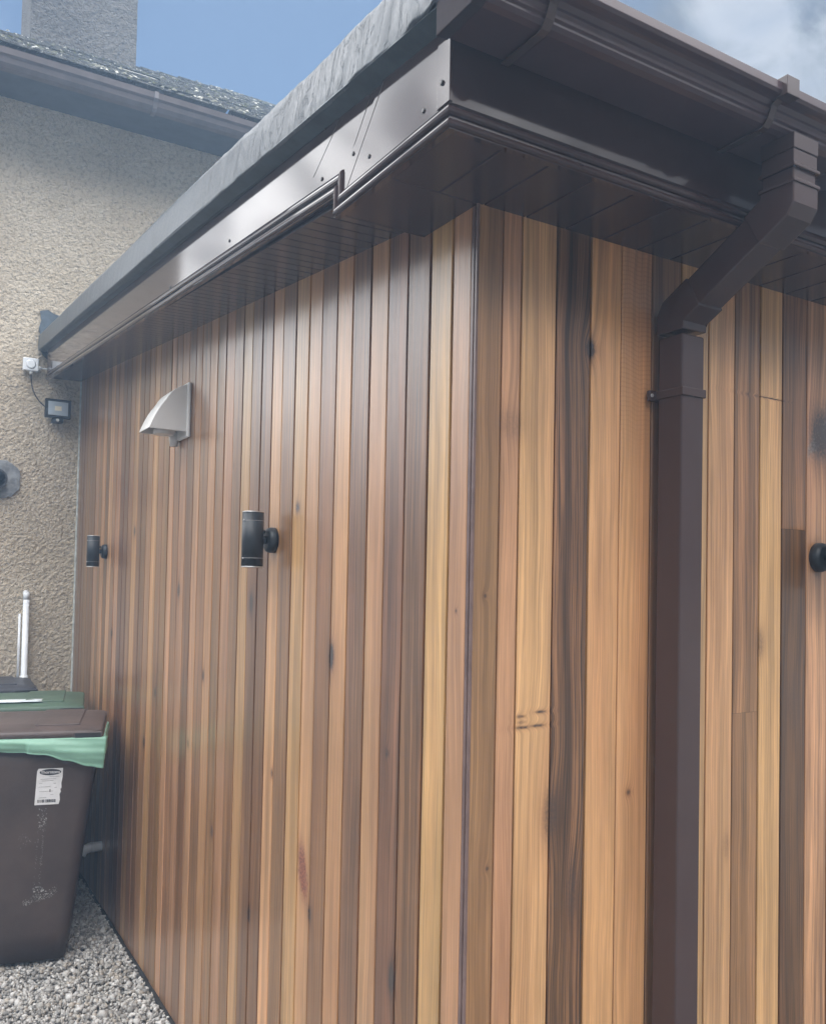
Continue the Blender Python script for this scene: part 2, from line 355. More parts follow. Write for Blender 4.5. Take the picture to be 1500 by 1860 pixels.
# ------------------------------------------------------------------ mesh helpers
class MB:
    def __init__(s): s.v = []; s.f = []; s.attr = {}; s.sm = []
    def poly(s, vs, fs, smooth=False, **at):
        o = len(s.v); s.v += [tuple(p) for p in vs]
        for f in fs: s.f.append([i + o for i in f]); s.sm.append(smooth)
        return s
    def box(s, x0, x1, y0, y1, z0, z1):
        if x0 > x1: x0, x1 = x1, x0
        if y0 > y1: y0, y1 = y1, y0
        if z0 > z1: z0, z1 = z1, z0
        vs = [(x, y, z) for x in (x0, x1) for y in (y0, y1) for z in (z0, z1)]
        fs = [(0, 1, 3, 2), (4, 6, 7, 5), (0, 4, 5, 1), (2, 3, 7, 6), (0, 2, 6, 4), (1, 5, 7, 3)]
        return s.poly(vs, fs)
    def prism(s, prof, a, b, smooth=False, cap=True):
        """prof: list of fn args; a,b functions/offset mapping profile point -> 3D at each end"""
        n = len(prof); va = [a(p) for p in prof]; vb = [b(p) for p in prof]
        fs = [(i, (i + 1) % n, n + (i + 1) % n, n + i) for i in range(n)]
        s.poly(va + vb, fs, smooth)
        if cap: s.poly(va, [list(range(n))[::-1]]); s.poly(vb, [list(range(n))])
        return s
    def tube(s, pts, r, seg=16, cap=True, smooth=True):
        pts = [Vector(p) for p in pts]; rings = []
        rs = r if isinstance(r, (list, tuple)) else [r] * len(pts)
        t0 = (pts[1] - pts[0]).normalized()
        ref = Vector((0, 0, 1)) if abs(t0.z) < 0.9 else Vector((1, 0, 0))
        u = t0.cross(ref).normalized()
        for i, p in enumerate(pts):
            if i == 0: t = pts[1] - pts[0]
            elif i == len(pts) - 1: t = pts[-1] - pts[-2]
            else: t = (pts[i + 1] - p).normalized() + (p - pts[i - 1]).normalized()
            if t.length < 1e-9: t = t0
            t.normalize(); u = (u - t * u.dot(t)).normalized(); w = t.cross(u)
            rings.append([p + (u * math.cos(2 * math.pi * k / seg) + w * math.sin(2 * math.pi * k / seg)) * rs[i] for k in range(seg)])
            t0 = t
        vs = [q for g in rings for q in g]; fs = []
        for i in range(len(rings) - 1):
            for k in range(seg):
                a = i * seg + k; b2 = i * seg + (k + 1) % seg
                fs.append((a, b2, b2 + seg, a + seg))
        s.poly(vs, fs, smooth)
        if cap:
            s.poly(rings[0], [list(range(seg))[::-1]]); s.poly(rings[-1], [list(range(seg))])
        return s
    def grid(s, fn, nu, nv, smooth=True):
        vs = [fn(i / nu, j / nv) for i in range(nu + 1) for j in range(nv + 1)]
        fs = [(i * (nv + 1) + j, (i + 1) * (nv + 1) + j, (i + 1) * (nv + 1) + j + 1, i * (nv + 1) + j + 1) for i in range(nu) for j in range(nv)]
        return s.poly(vs, fs, smooth)
    def build(s, name, m, parent=None, bevel=0.0, fix=True, solid=0.0, sharp=True):
        me = bpy.data.meshes.new(name); me.from_pydata(s.v, [], s.f); me.update()
        me.polygons.foreach_set('use_smooth', s.sm)
        if fix:
            bm = bmesh.new(); bm.from_mesh(me)
            bmesh.ops.remove_doubles(bm, verts=bm.verts, dist=1e-6)
            bmesh.ops.recalc_face_normals(bm, faces=bm.faces); bm.to_mesh(me); bm.free()
        me.materials.append(m)
        ob = bpy.data.objects.new(name, me); COL.objects.link(ob)
        if parent is not None: ob.parent = parent
        if solid:
            q = ob.modifiers.new('s', 'SOLIDIFY'); q.thickness = solid; q.offset = 0
        if bevel:
            q = ob.modifiers.new('b', 'BEVEL'); q.width = bevel; q.segments = 2; q.limit_method = 'ANGLE'; q.angle_limit = R(35)
            q.harden_normals = False
        return ob
def tag(o, label=None, cat=None, group=None, kind=None):
    if label: o['label'] = label
    if cat: o['category'] = cat
    if group: o['group'] = group
    if kind: o['kind'] = kind
    return o
def empty(name, loc=(0, 0, 0), label=None, cat=None, group=None, kind=None):
    o = bpy.data.objects.new(name, None); COL.objects.link(o); o.location = loc; o.empty_display_size = 0.05
    return tag(o, label, cat, group, kind)
def nz(x, y, z): return mnoise.noise(Vector((x, y, z)))

HS = 2.285                                   # soffit height at the front
D = 3.94                                     # the house wall
def soff(y): return 2.296 + 0.0985 * y       # verge soffit rises with the roof
def fbot(y): return 2.305 + 0.0885 * y

# ================================================================== SETTING
g = MB().poly([(-60, -60, -.012), (60, -60, -.012), (60, 60, -.012), (-60, 60, -.012)], [(0, 1, 2, 3)]).build('ground', M['ground'], fix=False)
tag(g, kind='structure')

# loose stones near the wall: uncountable, one object
def stones():
    rng = np.random.default_rng(3)
    ico = [(0, 0, 1), (.894, 0, .447), (.276, .851, .447), (-.724, .526, .447), (-.724, -.526, .447), (.276, -.851, .447),
           (.724, .526, -.447), (-.276, .851, -.447), (-.894, 0, -.447), (-.276, -.851, -.447), (.724, -.526, -.447), (0, 0, -1)]
    fc = [(0, 1, 2), (0, 2, 3), (0, 3, 4), (0, 4, 5), (0, 5, 1), (1, 6, 2), (2, 7, 3), (3, 8, 4), (4, 9, 5), (5, 10, 1),
          (2, 6, 7), (3, 7, 8), (4, 8, 9), (5, 9, 10), (1, 10, 6), (6, 11, 7), (7, 11, 8), (8, 11, 9), (9, 11, 10), (10, 11, 6)]
    ico = np.array(ico); fc = np.array(fc)
    n = 58000
    P = np.stack([rng.uniform(-1.5, -0.005, n), rng.uniform(0.7, 3.93, n), np.zeros(n)], 1)
    r = rng.lognormal(math.log(0.0062), 0.34, n)
    P[:, 2] = rng.uniform(-0.010, 0.010, n) + 0.004 * np.sin(P[:, 0] * 9) * np.sin(P[:, 1] * 7)
    P[:, 0] = np.minimum(P[:, 0], -0.004 - r)
    A = rng.normal(size=(n, 3, 3)); Q = np.linalg.qr(A)[0]
    sc = rng.uniform(0.55, 1.35, (n, 3)); jit = rng.normal(0, 0.16, (n, 12, 3))
    V = (ico[None] + jit) * sc[:, None, :] * r[:, None, None]
    V = np.einsum('nij,nkj->nki', Q, V) + P[:, None, :]
    F = (fc[None] + (np.arange(n) * 12)[:, None, None]).reshape(-1, 3)
    me = bpy.data.meshes.new('gravel'); V = V.reshape(-1, 3)
    me.vertices.add(len(V)); me.vertices.foreach_set('co', V.ravel())
    me.loops.add(F.size); me.loops.foreach_set('vertex_index', F.ravel())
    me.polygons.add(len(F)); me.polygons.foreach_set('loop_start', np.arange(0, F.size, 3))
    me.update(calc_edges=True)
    base = np.array([(.43, .415, .39), (.34, .325, .30), (.57, .555, .53), (.39, .35, .30), (.24, .23, .215), (.49, .47, .44)])
    c = base[rng.integers(0, len(base), n)] * rng.uniform(.8, 1.15, (n, 1))
    ca = np.ones((n, 12, 4)); ca[:, :, :3] = c[:, None, :]
    at = me.color_attributes.new('board', 'FLOAT_COLOR', 'POINT'); at.data.foreach_set('color', ca.ravel())
    me.materials.append(M['stone'])
    o = bpy.data.objects.new('gravel', me); COL.objects.link(o)
    tag(o, 'loose pale grey gravel along the foot of the timber wall', 'gravel', kind='stuff')
stones()

# ================================================================== HOUSE
house = empty('house', (0, D, 0), 'old house with beige roughcast wall, slate hip roof and dark eaves', 'house')
house_inv = Matrix.Translation((0, -D, 0))
def hb(mb, name, m, parent=house, **k):
    mb.v = [(x, y - D, z) for x, y, z in mb.v]
    return mb.build(name, m, parent, **k)
hx0, hx1, hy1 = -0.957, 9.0, 9.6
# wall: the visible front face is a displaced grid so the roughcast is real relief
def wallpt(u, v):
    x = hx0 + (1.2 - hx0) * u; z = 4.30 * v
    d = 0.005 * nz(x * 30, z * 30, 1.3) + 0.008 * nz(x * 78, z * 78, 4.1)
    if u <= 0 or u >= 1: d = 0
    return (x, D + 0.004 - abs(d) * 1.3, z)
w = MB().grid(wallpt, 330, 600, smooth=True)
w.poly([(1.2, D + .004, 0), (hx1, D + .004, 0), (hx1, D + .004, 4.3), (1.2, D + .004, 4.3)], [(0, 1, 2, 3)])
w.poly([(hx0, D + .004, 0), (hx0, hy1, 0), (hx0, hy1, 4.3), (hx0, D + .004, 4.3)], [(0, 1, 2, 3)])
w.poly([(hx1, D + .004, 0), (hx1, hy1, 0), (hx1, hy1, 4.3), (hx1, D + .004, 4.3)], [(0, 1, 2, 3)])
w.poly([(hx0, hy1, 0), (hx1, hy1, 0), (hx1, hy1, 4.3), (hx0, hy1, 4.3)], [(0, 1, 2, 3)])
hb(w, 'wall', M['roughcast'], fix=False)
ex0, ex1, ey0, ey1 = -1.27, 9.3, 3.62, 9.9
so = MB().box(ex0, ex1, ey0, D + .01, 4.215, 4.235).box(ex0, hx0 + .01, D + .01, ey1, 4.215, 4.235)
hb(so, 'soffit', M['house_soffit'] if 'house_soffit' in M else plastic('house_soffit', (0.075, 0.085, 0.10), 0.5))
fa = MB().box(ex0 - .018, ex1, ey0 - .018, ey0, 4.205, 4.30).box(ex0 - .018, ex0, ey0, ey1, 4.205, 4.30)
hb(fa, 'fascia', plastic('house_fascia', (0.075, 0.068, 0.068), 0.4))
# roof: hipped, rows of slates as small steps with thick mossy lips
rz0 = 4.30; pitch = 0.62
rf = MB(); ry0 = ey0 - .09; rx0 = ex0 - .09; rx1 = ex1 + .05
row = 0.20; nrow = 16
for i in range(nrow):
    a0, a1 = i * row, (i + 1) * row + .03
    lift = .010
    z0 = rz0 + a0 * pitch + lift; z1 = rz0 + a1 * pitch - .004
    # front slope course, broken into single slates with small offsets
    x = rx0 + a0; k = 0
    while x < 4.2:
        wdt = .30 if k else .15 + .15 * (i % 2)
        xe = min(x + wdt, 4.2) - .003
        dz = random.uniform(-.003, .007); dy = random.uniform(-.008, .006)
        xl0, xl1 = x, xe
        tl = max(xl0, rx0 + a1); tr = max(xl1, rx0 + a1)
        rf.poly([(xl0, ry0 + a0 + dy, z0 + dz - .012), (xl1, ry0 + a0 + dy, z0 + dz - .012), (xl1, ry0 + a0 + dy, z0 + dz), (xl0, ry0 + a0 + dy, z0 + dz),
                 (tl, ry0 + a1, z1), (tr, ry0 + a1, z1)], [(0, 1, 2, 3), (3, 2, 5, 4)])
        x += wdt; k += 1
    rf.poly([(4.2, ry0 + a0, z0), (rx1, ry0 + a0, z0), (rx1, ry0 + a1, z1), (4.2, ry0 + a1, z1)], [(0, 1, 2, 3)])
    rf.poly([(rx0 + a0, ry0 + a0, z0), (rx0 + a0, ey1, z0), (rx0 + a1, ey1, z1), (rx0 + a1, ry0 + a1, z1)], [(0, 1, 2, 3)])
top = nrow * row; zt = rz0 + top * pitch
rf.poly([(rx0 + top, ry0 + top, zt - .02), (rx1, ry0 + top, zt - .02), (rx1, ey1, zt - .6), (rx0 + top, ey1, zt - .6)], [(0, 1, 2, 3)])
nslate = len(rf.f)
# moss and lichen lumps on the roof as part of the roof
mo = MB()
for i in range(330):
    a = random.uniform(0, 3.0) if random.random() < .5 else random.uniform(0, .15)
    y = ry0 + a + random.uniform(-.01, .01); x = random.uniform(rx0 + a, 2.4); z = rz0 + a * pitch + .012
    r = random.uniform(.006, .018); q = []
    for (dx, dy, dz) in ((1, 0, 0), (.3, .9, 0), (-.8, .6, 0), (-.8, -.6, 0), (.3, -.9, 0), (.1, .1, .6)):
        j = random.uniform(.7, 1.3); q.append((x + dx * r * j, y + dy * r * j, z + dz * r * j + dy * r * pitch))
    mo.poly(q, [(0, 1, 5), (1, 2, 5), (2, 3, 5), (3, 4, 5), (4, 0, 5)], True)
m_moss, t_, b__ = mat('roof_moss'); nn = N(t_); oo = nn.obj()
nn.link(nn.mix(nn.ramp(nn.noise(oo, 9, 4, .7), .53, .60), (.06, .065, .045), (.34, .34, .31)), b__.inputs['Base Color'])
b__.inputs['Roughness'].default_value = .9
rf.poly(mo.v, mo.f, True)
roof = hb(rf, 'roof', M['slate'], fix=False)
roof.data.materials.append(m_moss)
for pf in roof.data.polygons[nslate:]: pf.material_index = 1
# chimney
cy = 5.0; ch = MB()
cx0, cx1 = -0.215, 0.485
def chf(u, v):
    x = cx0 + (cx1 - cx0) * u; z = 4.4 + 2.6 * v
    return (x, cy - .012 * abs(nz(x * 24, z * 24, 7.7)), z)
ch.grid(chf, 60, 200)
def chs(u, v):
    y = cy + .55 * u; z = 4.4 + 2.6 * v
    d = .010 * abs(nz(y * 24, z * 24, 3.2)) if u > 0 else 0
    return (cx1 + d, y, z)
ch.grid(chs, 40, 200)
ch.poly([(cx0, cy, 4.4), (cx0, cy + .55, 4.4), (cx0, cy + .55, 7), (cx0, cy, 7)], [(0, 1, 2, 3)])
ch.poly([(cx0, cy + .55, 4.4), (cx1, cy + .55, 4.4), (cx1, cy + .55, 7), (cx0, cy + .55, 7)], [(0, 1, 2, 3)])
ch.poly([(cx0, cy, 7), (cx1, cy, 7), (cx1, cy + .55, 7), (cx0, cy + .55, 7)], [(0, 1, 2, 3)])
chim = hb(ch, 'chimney', M['pebbledash'], fix=False)
cp = MB().box(cx0 - .05, cx1 + .05, cy - .05, cy + .6, 7.0, 7.1)
cp.tube([(0.135, 5.27, 7.1), (0.135, 5.27, 7.5)], [.14, .11], 20)
hb(cp, 'chimney_cap', M['mortar'], fix=False)
# house gutter with its own brackets: a rigid run fixed under the slates
hg = empty('gutter', (0, ey0 - .02, 4.17), 'weathered brown gutter along the eaves of the old house', 'gutter')
prof = [(0, .085), (0, .01), (-.012, 0), (-.05, 0), (-.062, .012), (-.070, .020), (-.078, .045), (-.092, .055), (-.098, .085), (-.092, .085), (-.086, .06), (-.07, .05), (-.062, .024), (-.048, .006), (-.012, .006), (-.006, .012), (-.006, .085)]
mg = MB().prism(prof, lambda p: (ex0 - .1, p[0], p[1]), lambda p: (ex1, p[0], p[1]))
mg.build('channel', plastic('old_gutter', (0.13, 0.105, 0.10), 0.42), hg)
for bx in (-.95, .26, 1.2):
    mbk = MB().prism([(0.002, -.004), (-.052, -.006), (-.068, .008), (-.082, .040), (-.102, .052), (-.104, .088), (-.099, .088), (-.097, .055), (-.075, .045), (-.060, .012), (-.048, -.001), (0.002, -.001)],
                     lambda p, bx=bx: (bx, p[0], p[1]), lambda p, bx=bx: (bx + .022, p[0], p[1]))
    mbk.build('bracket', plastic('old_bracket', (0.17, 0.15, 0.15), 0.5), hg)

# ================================================================== EXTENSION
ext = empty('timber_extension', (0, 0, 0), 'flat roofed extension clad in vertical cedar boards of mixed brown and honey tones', 'extension')
def lin(r, g, b_):
    f = lambda c: ((c / 255 + .055) / 1.055) ** 2.4 if c > 10 else c / 255 / 12.92
    return (f(r), f(g), f(b_))
TONE = {  # colours of the timber itself
 'L': lin(184, 140, 101), 'Y': lin(181, 142, 98), 'O': lin(188, 142, 100), 'P': lin(168, 126, 94),
 'M': lin(150, 113, 80), 'K': lin(139, 103, 72), 'D': lin(126, 91, 63), 'B': lin(101, 72, 47), 'V': lin(112, 78, 57)}
left_seq = [(.0209, .0865, 'P', .15), (.0865, .165, 'Y', .25), (.165, .2529, 'D', .8), (.2529, .3367, 'D', .7), (.3367, .4163, 'L', .2),
 (.4163, .5055, 'D', .7), (.5055, .5865, 'L', .2), (.5865, .6742, 'D', .3), (.6742, .7512, 'L', .1), (.7512, .8367, 'Y', .2),
 (.8367, .924, 'K', .5), (.924, 1.0006, 'O', .15), (1.0006, 1.0815, 'D', .4), (1.0815, 1.1625, 'D', .5), (1.1625, 1.2384, 'Y', .2),
 (1.2384, 1.32, 'K', .5), (1.32, 1.4023, 'P', .3), (1.4023, 1.4852, 'K', .5), (1.4852, 1.563, 'L', .2), (1.563, 1.6532, 'K', .5),
 (1.6532, 1.724, 'L', .2), (1.724, 1.8087, 'D', .4), (1.8087, 1.8925, 'P', .4), (1.8925, 1.9742, 'K', .5), (1.9742, 2.041, 'L', .2)]
rest = 'KKLMDDLKVVPMLDLKPDDKDVD'
y0 = 2.041; pw = (3.925 - y0) / len(rest)
for i, c in enumerate(rest): left_seq.append((y0 + i * pw, y0 + (i + 1) * pw, c, .35))
right_seq = [(.0027, .0606, 'K', .35), (.0606, .1058, 'P', .25), (.1058, .1919, 'Y', .25), (.1919, .2828, 'B', 1.5), (.2828, .3652, 'O', .2),
 (.3652, .4549, 'L', .1), (.4549, .5444, 'K', .4), (.5444, .6313, 'Y', .2), (.6313, .7189, 'Y', .25), (.7189, .8087, 'K', .6),
 (.8087, .8907, 'Y', .3), (.8907, .9826, 'B', .8)]
xx = .9826
for c in 'PDLKYPDLMKLYDPLKDLYPKDLMYKDPLYKDLPMKYDL':
    right_seq.append((xx, xx + .0875, c, random.uniform(.15, .8))); xx += .0875
chat = {(1, 5): .5}
def cladding(side, seq):
    v = []; f = []; bc = []; chv = []
    T = .012
    for i, (a, b, tone, streak) in enumerate(seq):
        rnd = random.Random(100 * side + i)
        gap = rnd.choice([.0045, .0055, .0065, .0075]) if side == 0 else rnd.choice([.002, .003, .004, .005])
        if side == 0 and i == 0: gap = .008
        if side == 0 and i in (2,): gap = .006
        p0, p1 = a + .0006, b - gap
        c = TONE[tone]; j = rnd.uniform(.88, 1.10)
        col = (c[0] * j, c[1] * j * rnd.uniform(.97, 1.03), c[2] * j * rnd.uniform(.92, 1.08))
        q = .0014; off = rnd.uniform(-.0008, .0008)
        # profile: (position along the wall, depth outward)
        pr = [(p0, -T), (p0, off - q), (p0 + q * .4, off - q * .4), (p0 + q, off), (p1 - q, off), (p1 - q * .4, off - q * .4), (p1, off - q), (p1, -T), (b + .0004, -T)]
        zt = 2.36 if side else soff((a + b) / 2) + .06
        zb = .012 + rnd.uniform(0, .003)
        def mk(p, z):
            return (-p[1], p[0], z) if side == 0 else (p[0], -p[1] * -1 * -1, z)
        base = len(v)
        nzs = 1
        n = len(pr)
        parts = {(1, 10): [(zb, 2.0275, 1.0), (2.0285, zt, 1.12)], (1, 11): [(zb, 1.7237, .82), (1.7243, zt, 1.45)],
                 (1, 9): [(zb, 1.2995, 1.0), (1.3, zt, 1.08)]}.get((side, i), [(zb, zt, 1.0)])
        for (za, zc, kcol) in parts:
            base = len(v)
            for z in (za, zc):
                for p in pr:
                    v.append((-p[1], p[0], z) if side == 0 else (p[0], -p[1], z))
            for k in range(n - 1): f.append((base + k, base + k + 1, base + n + k + 1, base + n + k))
            bc += [(*[q_ * kcol for q_ in col], 1)] * (2 * n); chv += [(rnd.random(), streak, chat.get((side, i), 0.0), 1)] * (2 * n)
    me = bpy.data.meshes.new('cladding'); me.from_pydata(v, [], f); me.update()
    for nm, dat in (('board', bc), ('character', chv)):
        at = me.color_attributes.new(nm, 'FLOAT_COLOR', 'POINT')
        at.data.foreach_set('color', [c for q in dat for c in q])
    me.materials.append(M['cedar'])
    o = bpy.data.objects.new('cladding', me); COL.objects.link(o); o.parent = ext
    return o
cladding(0, left_seq); cladding(1, right_seq)
# breather membrane / solid core behind the boards, roof deck: closed so no light leaks
core = MB().box(.012, xx, .012, 3.93, .005, 2.25)
core.build('wall_core', M['membrane'], ext)
cb = MB().box(-.0005, .003, .0105, .0195, .012, 2.30).box(-.004, .0008, -.004, .0022, .012, 2.30).box(.002, .006, .002, .0105, .012, 2.30)
cb.build('corner_trim', M['corner_bead'], ext, bevel=.0008)
MB().box(-.006, .010, 3.926, 3.938, .02, 2.68).build('sealant_bead', M['sealant'], ext, bevel=.002)
MB().box(-.012, .004, .02, 3.92, 0.0, .012).build('base_trim', M['membrane'], ext)

# right soffit: boards at right angles to the wall, fine grooves between
ss = MB(); x = -.185; k = 0
while x < xx:
    w_ = .098
    ss.box(x + .0015, x + w_ - .0015, -.196, .0, HS, HS + .008)
    if k % 1 == 0: pass
    x += w_; k += 1
ss.box(-.185, xx, -.196, .2, HS + .004, HS + .010)
x = -.185
ss.box(-.185, 0.0, .0015, .185, HS, HS + .008)
ss.build('front_soffit', M['brown_soffit'], ext, bevel=.0015)
# verge soffit, boards run out from the wall
vsf = MB(); y = .19
while y < 3.92:
    ye = min(y + .098, 3.935)
    for (ya, yb, dz) in ((y + .002, y + .047, 0), (y + .051, ye - .002, 0), (y, ye, .004)):
        vs_ = []
        for (yy) in (ya, yb):
            for xq in (-.185, .0):
                vs_ += [(xq, yy, soff(yy) + dz - (0.004 if xq < -.1 else 0)), (xq, yy, soff(yy) + dz + .007 - (0.004 if xq < -.1 else 0))]
        vsf.poly(vs_, [(0, 2, 3, 1), (4, 5, 7, 6), (0, 1, 5, 4), (2, 6, 7, 3), (0, 4, 6, 2), (1, 3, 7, 5)])
    y += .098
vsf.box(-.185, 0, .185, .189, HS - .0, soff(.19) + .02)
vsf.build('verge_soffit', M['brown_soffit'], ext)

# fascia profile: flat board with two rounded beads at its foot (u outward, z up from bottom)
def bead(h):
    P_ = [(-.012, 0), (0.000, 0)]
    for a in range(-90, 91, 30): P_.append((.000 + .0065 * math.cos(R(a)), .0085 + .0065 * math.sin(R(a))))
    P_ += [(-.001, .0165), (-.001, .0195)]
    for a in range(-90, 91, 30): P_.append((-.001 + .0075 * math.cos(R(a)), .0285 + .0075 * math.sin(R(a))))
    P_ += [(-.003, .0385), (0, .0410), (0, h), (-.012, h)]
    return P_
def vtop(y): return 2.462 + .093 * y
# left (verge) board, follows the slope of the roof
pr = bead(1.0)
ZB = 2.277
fm = MB()
def vp(p, y):
    z = fbot(y) + p[1] if p[1] < .9 else vtop(y) + .03
    return (-.200 - p[0], y, z)
fm.prism([(-.012, 0)] + [q for q in pr if q[1] < .9 and q[0] > -.011] + [(-.012, .0405)], lambda p: vp(p, .190 - p[1]), lambda p: vp(p, 3.83))
fm.prism([(-.012, .0404), (.0, .0404), (0, 1.0), (-.012, 1.0)], lambda p: vp(p, -.204), lambda p: vp(p, 3.83))
fm.box(-.1985, -.19, -.204, .17, ZB + .02, 2.45)
fm.build('verge_fascia', M['brown_gloss'], ext)
# level box-end piece at the corner, 3 mm proud, with raking joint
ZB = 2.277
cm_ = MB()
def cp_(p, y, z=None): return (-.2035 - p[0], y, ZB + p[1] if z is None else z)
bl = [q for q in pr if q[1] < .9 and q[0] > -.011]
low = [(-.012, 0)] + bl[0:] + [(-.012, .0405)]
cm_.prism(low, lambda p: cp_(p, -.208 - p[0]), lambda p: cp_(p, .190 - p[1]))
A = [(-.2082, ZB + .040), (.1498, ZB + .040), (.1498, 2.360), (.003, 2.458), (-.2082, 2.437)]
cm_.prism(A, lambda p: (-.2035, p[0], p[1]), lambda p: (-.195, p[0], p[1]))
cm_.build('corner_fascia', M['brown_gloss'], ext)
# upright mitre returning the beads to the verge board
up_ = MB()
prf = [(q[0], q[1]) for q in low]
up_.prism(prf, lambda p: (-.2035 - p[0], .190 - p[1], ZB + p[1]), lambda p: (-.2032 - p[0], .190 - p[1], fbot(.19) + p[1]))
up_.build('fascia_return', M['brown_gloss'], ext)
# thin raking joint strip and corner cover
sl = MB()
for (ya, za, yb, zb_, xs_) in ((.1485, 2.3605, .050, 2.461, -.2003), (.1375, 2.318, .003, 2.452, -.2038), (.30, 2.40, .17, 2.475, -.2003)):
    sl.poly([(xs_, ya, za), (xs_, ya - .0016, za), (xs_, yb - .0016, zb_), (xs_, yb, zb_)], [(0, 1, 2, 3)])
sl.build('joint_line', M['screw'], ext, solid=.0005, fix=False)
cc_ = MB().box(-.2055, -.199, -.2105, -.174, ZB + .0412, 2.432)
cc_.build('corner_cover', M['brown_gloss'], ext, bevel=.0012)
# front fascia
ff = MB()
ff.prism([q if q[1] < .9 else (q[0], .165) for q in pr], lambda p: (-.2035 - p[0], -.208 - p[0], ZB + p[1]), lambda p: (xx, -.208 - p[0], ZB + p[1]))
ff.build('front_fascia', M['brown_gloss'], ext)
jc = MB().prism([(q[0] + .003, q[1]) for q in low], lambda p: (.520, -.209 - p[0], ZB - .001 + p[1]), lambda p: (.552, -.209 - p[0], ZB - .001 + p[1]))
jc.build('fascia_joint_cover', M['brown_gloss'], ext)
# screws
SC = [(-.19, 2.355), (-.133, 2.338), (.051, 2.34), (.114, 2.371), (.257, 2.38), (.247, 2.479), (.809, 2.436), (1.351, 2.469), (2.15, 2.53), (2.9, 2.60)]
for i, (sy, sz) in enumerate(SC):
    xb = -.2065 if sy < -.17 else (-.2035 if sy < .16 else -.200)
    sm_ = MB().tube([(xb + .001, sy, sz), (xb - .0012, sy, sz), (xb - .0024, sy, sz)], [.0042, .0042, .0028], 12)
    sm_.build('screw', M['screw'], ext)

# painted felt verge: rounded roll on top of the fascia
fe = MB()
def feltpt(u, v):
    y = -.232 + (3.925 + .232) * u
    zb_, zt_ = 2.468 + .091 * y, 2.567 + .089 * y
    path = [(-.232, zb_ - .001), (-.236, zb_ + .002), (-.237, zb_ + .02), (-.237, zb_ + .05), (-.236, zt_ - .010), (-.232, zt_ - .002), (-.224, zt_ + .002), (-.19, zt_ + .002), (-.12, zt_ - .012)]
    t = v * (len(path) - 1); i = min(int(t), len(path) - 2); q = t - i
    x = path[i][0] * (1 - q) + path[i + 1][0] * q; z = path[i][1] * (1 - q) + path[i + 1][1] * q
    amp = .0028 * max(.25, min(1, (1.4 - y) / 1.3))
    d = amp * nz(y * 8, z * 5, .3) + amp * .8 * nz(y * 30 + z * 18, z * 14, 2.1)
    if y < -.1: d += .012 * (abs(y + .1) / .12) * (nz(y * 30, z * 22, 5) + .2)
    return (x - d, y, z + d * .8 + .004 * nz(y * 1.3, 0, 9))
fe.grid(feltpt, 560, 40)
fe.build('roof_felt', M['felt'], ext, fix=False)
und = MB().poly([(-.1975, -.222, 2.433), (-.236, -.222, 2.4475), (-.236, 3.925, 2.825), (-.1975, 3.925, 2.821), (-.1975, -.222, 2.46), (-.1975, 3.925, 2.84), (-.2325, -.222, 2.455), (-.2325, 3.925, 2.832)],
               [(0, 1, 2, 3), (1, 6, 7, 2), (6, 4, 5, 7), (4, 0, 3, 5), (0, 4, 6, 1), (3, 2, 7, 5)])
und.build('felt_shade_band', M['edpm_felt_shade'], ext)  # underside of the felt as its own part, shade put into its dark colour
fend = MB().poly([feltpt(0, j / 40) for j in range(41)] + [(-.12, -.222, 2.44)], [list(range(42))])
fend.build('felt_end', M['edpm_felt_shade'], ext, fix=False)
# roof slab (top) closing the building
rs = MB().poly([(-.19, -.208, 2.45), (xx, -.208, 2.45), (xx, 3.93, 2.82), (-.19, 3.93, 2.82), (-.19, -.208, 2.53), (xx, -.208, 2.53), (xx, 3.93, 2.90), (-.19, 3.93, 2.90)],
               [(0, 1, 2, 3), (4, 7, 6, 5), (0, 4, 5, 1), (1, 5, 6, 2), (2, 6, 7, 3), (3, 7, 4, 0)])
rs.build('roof_deck', M['edpm_felt_shade'], ext)
# bitumen flashing painted on the house wall where the roof meets it (belongs to the extension roof)
fl = MB(); pts = [(-.232, 2.84), (-.222, 2.90), (-.236, 2.95), (-.224, 3.0), (-.232, 3.05), (-.19, 3.062), (-.16, 3.045), (-.10, 3.035), (-.05, 3.03), (.3, 3.02), (.3, 2.8), (-.18, 2.78), (-.205, 2.80)]
fl.prism(pts, lambda p: (p[0], D - .016, p[1]), lambda p: (p[0], D + .002, p[1]))
fl.build('flashing', M['bitumen'], ext)

# ================================================================== FRONT GUTTER
gt = empty('gutter', (0, -.22, 2.404), 'glossy dark brown ogee gutter along the front of the cedar extension', 'gutter')
gp = [(-.002, .062), (-.002, .0), (-.088, .0), (-.098, .003), (-.104, .008), (-.104, .0125), (-.109, .0145), (-.109, .020), (-.113, .024), (-.112, .030), (-.118, .036),
      (-.124, .0375), (-.136, .0385), (-.140, .043), (-.140, .058), (-.134, .058), (-.134, .046), (-.118, .042), (-.108, .034), (-.100, .010), (-.086, .004), (-.006, .004), (-.006, .062)]
g0, g1 = -.232, xx
mgt = MB().prism(gp, lambda p: (g0, p[0], p[1]), lambda p: (g1, p[0], p[1]))
mgt.build('channel', M['brown_gutter'], gt, bevel=.0009)
ecp = MB().prism([(.0, .066), (.0, -.003), (-.090, -.003), (-.101, .0), (-.108, .006), (-.116, .030), (-.142, .037), (-.144, .062)], lambda p: (g0 - .006, p[0], p[1]), lambda p: (g0 + .014, p[0], p[1]))
ecp.build('end_stop', M['end_cap'], gt, bevel=.0015)
